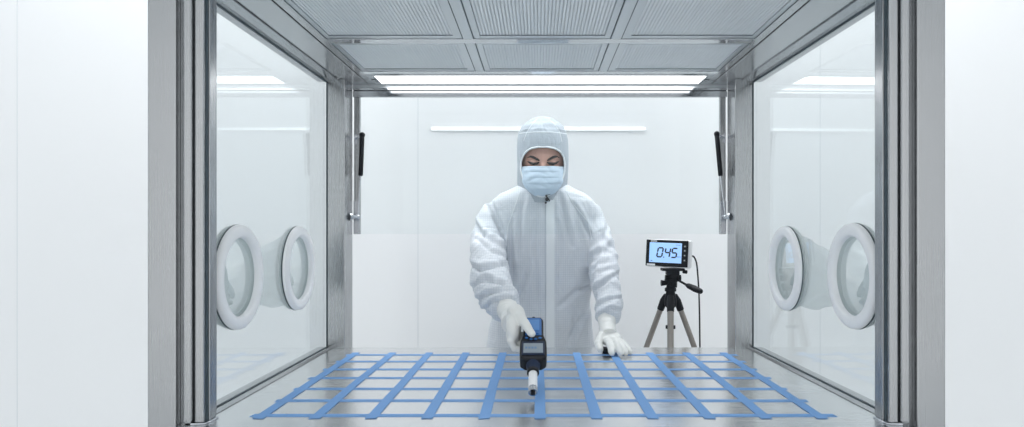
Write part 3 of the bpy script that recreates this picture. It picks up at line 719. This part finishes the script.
g = MB().lathe([(.0001, -.102), (.006, -.102), (.005, -.116), (.0001, -.1175)], MP(0, 0, 0), AX, 24); obj('sensor_head', g, M['black'], pr, smooth=40)
g = MB().tube([MP(0, .186, .004), MP(0, .197, .004)], .0055, 14); g.ell(MP(0, .199, .004), (.0065, .0065, .0065)); obj('lanyard_stud', g, M['black'], meter, smooth=60)

# right glove: palm along the meter's left side, four fingers under it, thumb over the keypad
g = MB()
W = P(508.5, 311, 2.115); W2 = P(511.5, 316.5, 2.055)
Kn = lambda s: MP(-.066, s, -.004)
g.tube([P(505.5, 306.5, 2.15), W, W2, P(513.5, 323.5, 1.99)], [.037, .0335, .032, .036], 24)
for s, w in ((.185, .010), (.165, .006), (.145, .004)):
    g.ell(MP(-.056, s, w), (.021, .034, .037))
g.ell(MP(-.050, .200, .012), (.027, .040, .034)); g.ell(MP(-.055, .195, .030), (.020, .032, .020))
for k, s in enumerate((.112, .134, .156, .176)):
    L = (1.0, 1.06, 1.0, .86)[k]
    g.tube([MP(-.057, s + .02, .004), MP(-.0615, s + .004, -.012), MP(-.052, s - .004, -.031), MP(-.028, s - .006, -.0325), MP(-.004 * L, s - .006, -.0310)], [.0125, .0115, .0108, .0100, .0088], 14, round_caps=True)
g.tube([MP(-.050, .192, .026), MP(-.039, .165, .034), MP(-.025, .134, .034), MP(-.010, .104, .0305), MP(-.004, .091, .0290)], [.020, .0165, .0135, .0115, .0095], 16, round_caps=True)
me = remeshed(g, .0026, 5)
def gf(co, n): return n * (noise.noise(Vector((co.x * 40, co.y * 60, co.z * 60))) * .0012 + (1 - abs(noise.noise(Vector((co.x * 24, co.y * 50, co.z * 30)))) * 3) * .0009)
gl = from_mesh('glove', me, M['glove'], person, gf); gl['label'] = 'white glove gripping the meter'
a_, b_ = P(505.5, 306.5, 2.15), W
obj('rolled_cuff', MB().tube([a_ + (a_ - b_).normalized() * -.001, a_ + (a_ - b_).normalized() * .004], [.0385, .0385], 28), M['glove'], gl, .001, smooth=40)

# left glove: flat on the worktop, fingertips down
g = MB()
lw_ = P(607, 327, 2.365)
g.tube([P(607, 316, 2.405), P(607, 321, 2.385), lw_, P(609, 335, 2.335)], [.034, .0315, .028, .030], 24)
g.ell(P(611, 338.5, 2.325), (.038, .042, .020), Matrix.Rotation(R(22), 3, 'X')); g.ell(P(604, 337, 2.335), (.022, .036, .020), Matrix.Rotation(R(22), 3, 'X'))
for base, mid, tip, r in (((606.5, 339.5, 2.305), (610.5, 346.5, 2.245), (612.0, 353.2, 2.215), .0112), ((614.0, 340, 2.30), (618.0, 346.5, 2.235), (620.3, 353.4, 2.21), .0112),
                          ((619.0, 341, 2.305), (623.0, 347, 2.245), (625.6, 352.8, 2.22), .0104), ((622.5, 342.5, 2.315), (627, 347.8, 2.265), (630.2, 351.8, 2.24), .0094),
                          ((601.5, 336, 2.32), (598.5, 343.5, 2.29), (600.3, 349.6, 2.258), .0125)):
    pb, pm, pt = P(*base), P(*mid), P(*tip); pt.z = max(pt.z, ZT + r * .95 + .001)
    g.tube([pb, (pb + pm) / 2 + Vector((0, 0, .003)), pm, (pm + pt) / 2, pt], [r * 1.12, r * 1.05, r * 1.05, r, r * .9], 14, round_caps=True)
me = remeshed(g, .0024, 4)
for v in me.vertices: v.co.z = max(v.co.z, ZT + .0016)
gl2 = from_mesh('glove', me, M['glove'], person, gf); gl2['label'] = 'white glove resting on the worktop'
a_, b_ = P(607, 316, 2.405), P(607, 321, 2.385); dd = (a_ - b_).normalized()
obj('rolled_cuff', MB().tube([a_, a_ + dd * .005], [.0355, .0355], 28), M['glove'], gl2, .001, smooth=40)
pk = P(606.5, 352.5, 2.275); pk.z = ZT + .0015
g = MB(); g.box(pk.x - .013, pk.x + .017, pk.y - .014, pk.y + .03, pk.z, pk.z + .018)
tag(obj('small_block', g, M['black'], None, .004, 3), 'small black object on the worktop beneath the resting gloved hand', 'block')

# ------------------------------------------------------------------ tripod and display
TY = 2.62; tc = P(670.5, 300, TY)
tri = thing('camera_tripod', (tc.x, TY, 0), 'black headed tripod with champagne legs standing behind the worktop on the right', 'tripod')
z_h = tc.z
g = MB().lathe([(.0001, .035), (.016, .035), (.020, .02), (.025, .0), (.024, -.02), (.015, -.03), (.0001, -.03)], tc, (0, 0, 1), 32); obj('leg_hub', g, M['black'], tri, smooth=40)
g = MB().lathe([(.0001, .0), (.0125, .0), (.0125, -.34), (.0001, -.34)], tc, (0, 0, 1), 24); o = obj('centre_column', g, M['taupe'], tri, smooth=40)
zr = zp(327, TY)
g = MB().lathe([(.0126, .007), (.019, .006), (.019, -.006), (.0126, -.007)], (tc.x, TY, zr), (0, 0, 1), 24); obj('brace_ring', g, M['black'], o, smooth=40)
for k, ang in enumerate((-101, 19, 139)):
    dv = Vector((math.cos(R(ang)), math.sin(R(ang)), 0))
    top = tc + dv * .030 + Vector((0, 0, -.004)); foot = Vector((tc.x, TY, .012)) + dv * (.455 if k else .40)
    d = (foot - top)
    lg = obj('leg', MB().tube([top + d * .03, top + d * .42], .0108, 20), M['taupe'], tri, smooth=40)
    obj('leg_lock', MB().tube([top + d * .41, top + d * .45], .0155, 20), M['black'], lg, smooth=40)
    obj('lower_tube', MB().tube([top + d * .44, top + d * .97], .0095, 16), M['taupe'], lg, smooth=40)
    obj('rubber_foot', MB().tube([top + d * .965, foot], [.012, .012], 16, round_caps=True), M['black'], lg, smooth=60)
    obj('leg_shoulder', MB().tube([top + Vector((0, 0, .022)) - dv * .012, top, top + d * .035], [.011, .0145, .0135], 18), M['black'], lg, smooth=40)
# head
hd_ = P(670, 288, TY)
g = MB().lathe([(.0001, .0), (.022, .0), (.022, .012), (.016, .016), (.015, .030), (.023, .033), (.023, .046), (.0001, .046)], tc + Vector((0, 0, .034)), (0, 0, 1), 28); hb = obj('pan_head', g, M['black'], tri, smooth=40)
g = MB(); bt = P(673, 277, TY); g.ell(bt, (.024, .022, .027)); g.tube([bt + Vector((-.03, 0, -.004)), bt + Vector((.03, 0, -.004))], .012, 18)
g.tube([bt + Vector((0, 0, -.04)), bt], .016, 18); obj('tilt_block', g, M['black'], hb, smooth=40)
g = MB(); ct = P(672.5, 269.2, TY); g.box(ct.x - .043, ct.x + .043, TY - .026, TY + .026, ct.z - .006, ct.z + .004); g.tube([ct + Vector((.035, -.02, -.008)), ct + Vector((.053, -.02, -.010))], .007, 12)
g.box(ct.x - .024, ct.x + .024, TY - .02, TY + .02, ct.z - .022, ct.z - .005); obj('camera_plate', g, M['black'], hb, .002)
k0 = P(662, 283, TY - .01); obj('pan_knob', MB().tube([k0 + Vector((.02, 0, 0)), k0 + Vector((-.004, 0, 0))], [.008, .012], 16), M['black'], hb, smooth=40)
h0, h1, h2 = P(678, 280, TY - .02), P(687, 285.2, TY - .06), P(700.2, 291.2, TY - .11)
ph = obj('pan_handle', MB().tube([h0, h1], .0045, 12), M['black'], tri, smooth=40)
obj('grip', MB().tube([h1, h1 + (h2 - h1) * .1, h1 + (h2 - h1) * .6, h2], [.007, .010, .0125, .0105], 18, round_caps=True), M['black'], ph, smooth=60)

# display: built upright about its centre, then leaned and turned a little with its root
DC = P(668, 253, TY)
dis = thing('digital_display', (DC.x, TY, ct.z + .0045), 'grey digital readout unit showing 0.45 on the black tripod head', 'display')
dis.rotation_euler = (R(-3), R(1.8), R(-24))
def dobj(name, mb, mat, parent=dis, **k):
    o = link(name, raw_mesh(mb, name), mat, parent, k.get('bevel', 0), 3, k.get('smooth')); return o
Wd, Hd, zc = .174, .108, .056
case = dobj('casing', MB().box(-Wd / 2, Wd / 2, -.012, .026, zc - Hd / 2, zc + Hd / 2), M['whiteplastic'], bevel=.008)
bez = dobj('front_bezel', MB().box(-Wd / 2 + .001, Wd / 2 - .009, -.0165, -.011, zc - Hd / 2 + .004, zc + Hd / 2 - .002), M['black'], bevel=.005)
scn = dobj('lcd_screen', MB().box(-.072, .054, -.0178, -.0160, zc - .036, zc + .041), M['display'], bez, bevel=.002)
def seg(g, x0, z0, x1, z1, w=.0028):
    d = Vector((x1 - x0, 0, z1 - z0)); L = d.length; d.normalize(); nn = Vector((-d.z, 0, d.x)); y = -.0180; g0, g1 = Vector((x0, y, z0)), Vector((x1, y, z1))
    sh = lambda v: Vector((v.x + (v.z - zc) * .16, v.y, v.z))
    pts = [g0 + d * w * .2, g0 + d * w * .9 + nn * w, g1 - d * w * .9 + nn * w, g1 - d * w * .2, g1 - d * w * .9 - nn * w, g0 + d * w * .9 - nn * w]
    vs = [sh(p) for p in pts] + [sh(p + Vector((0, -.0006, 0))) for p in pts]; n = 6
    g.add(vs, [tuple(range(n)), tuple(range(2 * n - 1, n - 1, -1))] + [(i, i + n, (i + 1) % n + n, (i + 1) % n) for i in range(n)])
def digit(g, ch, x, z, w, h):
    a = {'0': 'abcdef', '4': 'bcfg', '5': 'acdfg'}[ch]; m_ = z + h / 2
    S = {'a': (x, z + h, x + w, z + h), 'b': (x + w, z + h, x + w, m_), 'c': (x + w, m_, x + w, z), 'd': (x, z, x + w, z), 'e': (x, m_, x, z), 'f': (x, z + h, x, m_), 'g': (x, m_, x + w, m_)}
    for k in a: seg(g, *S[k])
g = MB()
digit(g, '0', -.040, zc - .014, .0195, .035); digit(g, '4', -.010, zc - .014, .0185, .035); digit(g, '5', .0165, zc - .014, .0185, .035)
g.box(-.0162, -.0122, -.0186, -.018, zc - .0165, zc - .0125)
dobj('reading_digits', g, M['segment'], scn)
rx = Matrix.Rotation(R(90), 3, 'X')
def dtxt(name, s, size, x, y, z, mat, par):
    c = bpy.data.curves.new(name, 'FONT'); c.body = s; c.size = size; c.extrude = .0002; c.align_x = 'CENTER'; c.align_y = 'CENTER'
    o = bpy.data.objects.new(name, c); C.objects.link(o); dg = bpy.context.evaluated_depsgraph_get()
    me = bpy.data.meshes.new_from_object(o.evaluated_get(dg)); bpy.data.objects.remove(o)
    me.transform(Matrix.Translation((x, y, z)) @ rx.to_4x4()); me.materials.clear(); return link(name, me, mat, par)
dtxt('unit_text', 'm/s', .011, .044, -.0181, zc - .011, M['faint'], scn)
g = MB(); g.box(.030, .048, -.0182, -.0178, zc + .033, zc + .035); g.box(-.066, -.058, -.0182, -.0178, zc - .031, zc - .028); dobj('status_marks', g, M['faint'], scn)
dobj('name_strip', MB().box(-.068, -.044, -.0171, -.0160, zc + .0445, zc + .0485), M['seam'], bez)
dobj('label_strip', MB().box(-.080, -.048, -.0174, -.0160, zc - .049, zc - .0415), M['whiteplastic'], bez)
for i, zz in enumerate((.030, .013, -.005, -.024)):
    dobj('button', MB().tube([(.066, -.016, zc + zz), (.066, -.0188, zc + zz)], .0048, 16), M['groove'], bez, smooth=40)
    
g = MB()
for zz in (.030, .013, -.005, -.024): g.box(.0645, .0675, -.0191, -.0187, zc + zz - .0015, zc + zz + .0015)
dobj('button_marks', g, M['whiteplastic'], bez)
# cable from the display's side down to the floor
cp = [P(691.5, 256, TY + .01), P(694, 257, TY + .01), P(696.5, 263, TY + .012), P(697.8, 275, TY + .012), P(699, 295, TY + .015), P(699.6, 320, TY + .015), P(700, 350, TY + .02), P(702, 420, TY + .04), P(705, 520, TY + .06)]
cp.append(Vector((cp[-1].x + .01, TY + .08, .006))); cp.append(Vector((cp[-1].x + .25, TY + .22, .006)))
cu = []
for i in range(len(cp) - 1):
    p0 = cp[max(i - 1, 0)]; p1 = cp[i]; p2 = cp[i + 1]; p3 = cp[min(i + 2, len(cp) - 1)]
    for k in range(6):
        t = k / 6; cu.append(.5 * ((2 * p1) + (-p0 + p2) * t + (2 * p0 - 5 * p1 + 4 * p2 - p3) * t * t + (-p0 + 3 * p1 - 3 * p2 + p3) * t ** 3))
cu.append(cp[-1]); cu = [Vector((p.x, p.y, max(p.z, .0045))) for p in cu]
tag(obj('display_cable', MB().tube(cu, .0032, 8), M['black'], None, smooth=60), 'thin black cable hanging from the display beside the tripod', 'cable')

# ------------------------------------------------------------------ light
w = bpy.data.worlds.new('world'); sc.world = w; w.use_nodes = True
w.node_tree.nodes['Background'].inputs[0].default_value = (0.96, 0.985, 1.0, 1); w.node_tree.nodes['Background'].inputs[1].default_value = 0.9
def room_lamp(x, y, sx, sy, e):
    l = bpy.data.lights.new('room_light', 'AREA'); l.shape = 'RECTANGLE'; l.size = sx; l.size_y = sy; l.energy = e; l.color = (.98, .99, 1)
    o = bpy.data.objects.new('room_light', l); C.objects.link(o); o.location = (x, y, 2.88)
for x in (-2.0, 2.0): room_lamp(x, 2.3, 1.2, 1.0, 4.5)
room_lamp(0, 2.78, 2.4, .4, 27)
for x in (-1.4, 1.4): room_lamp(x, .2, 1.2, 1.2, 5.5)
cam = bpy.data.cameras.new('camera'); co = bpy.data.objects.new('camera', cam); C.objects.link(co)
co.location = (0, 0, CZ); co.rotation_euler = (R(90), 0, 0)
cam.sensor_width = 36; cam.lens = F / 1024 * 36; cam.shift_x = -(VX - 512) / 1024; cam.shift_y = (VY - 213.5) / 1024
cam.clip_start = .05
sc.camera = co
sc.view_settings.view_transform = 'Standard'; sc.view_settings.look = 'None'; sc.view_settings.gamma = 1; sc.view_settings.use_curve_mapping = False
sc.view_settings.exposure = 0.45
sc.cycles.transparent_max_bounces = 24; sc.cycles.max_bounces = 14; sc.cycles.glossy_bounces = 8; sc.cycles.diffuse_bounces = 6
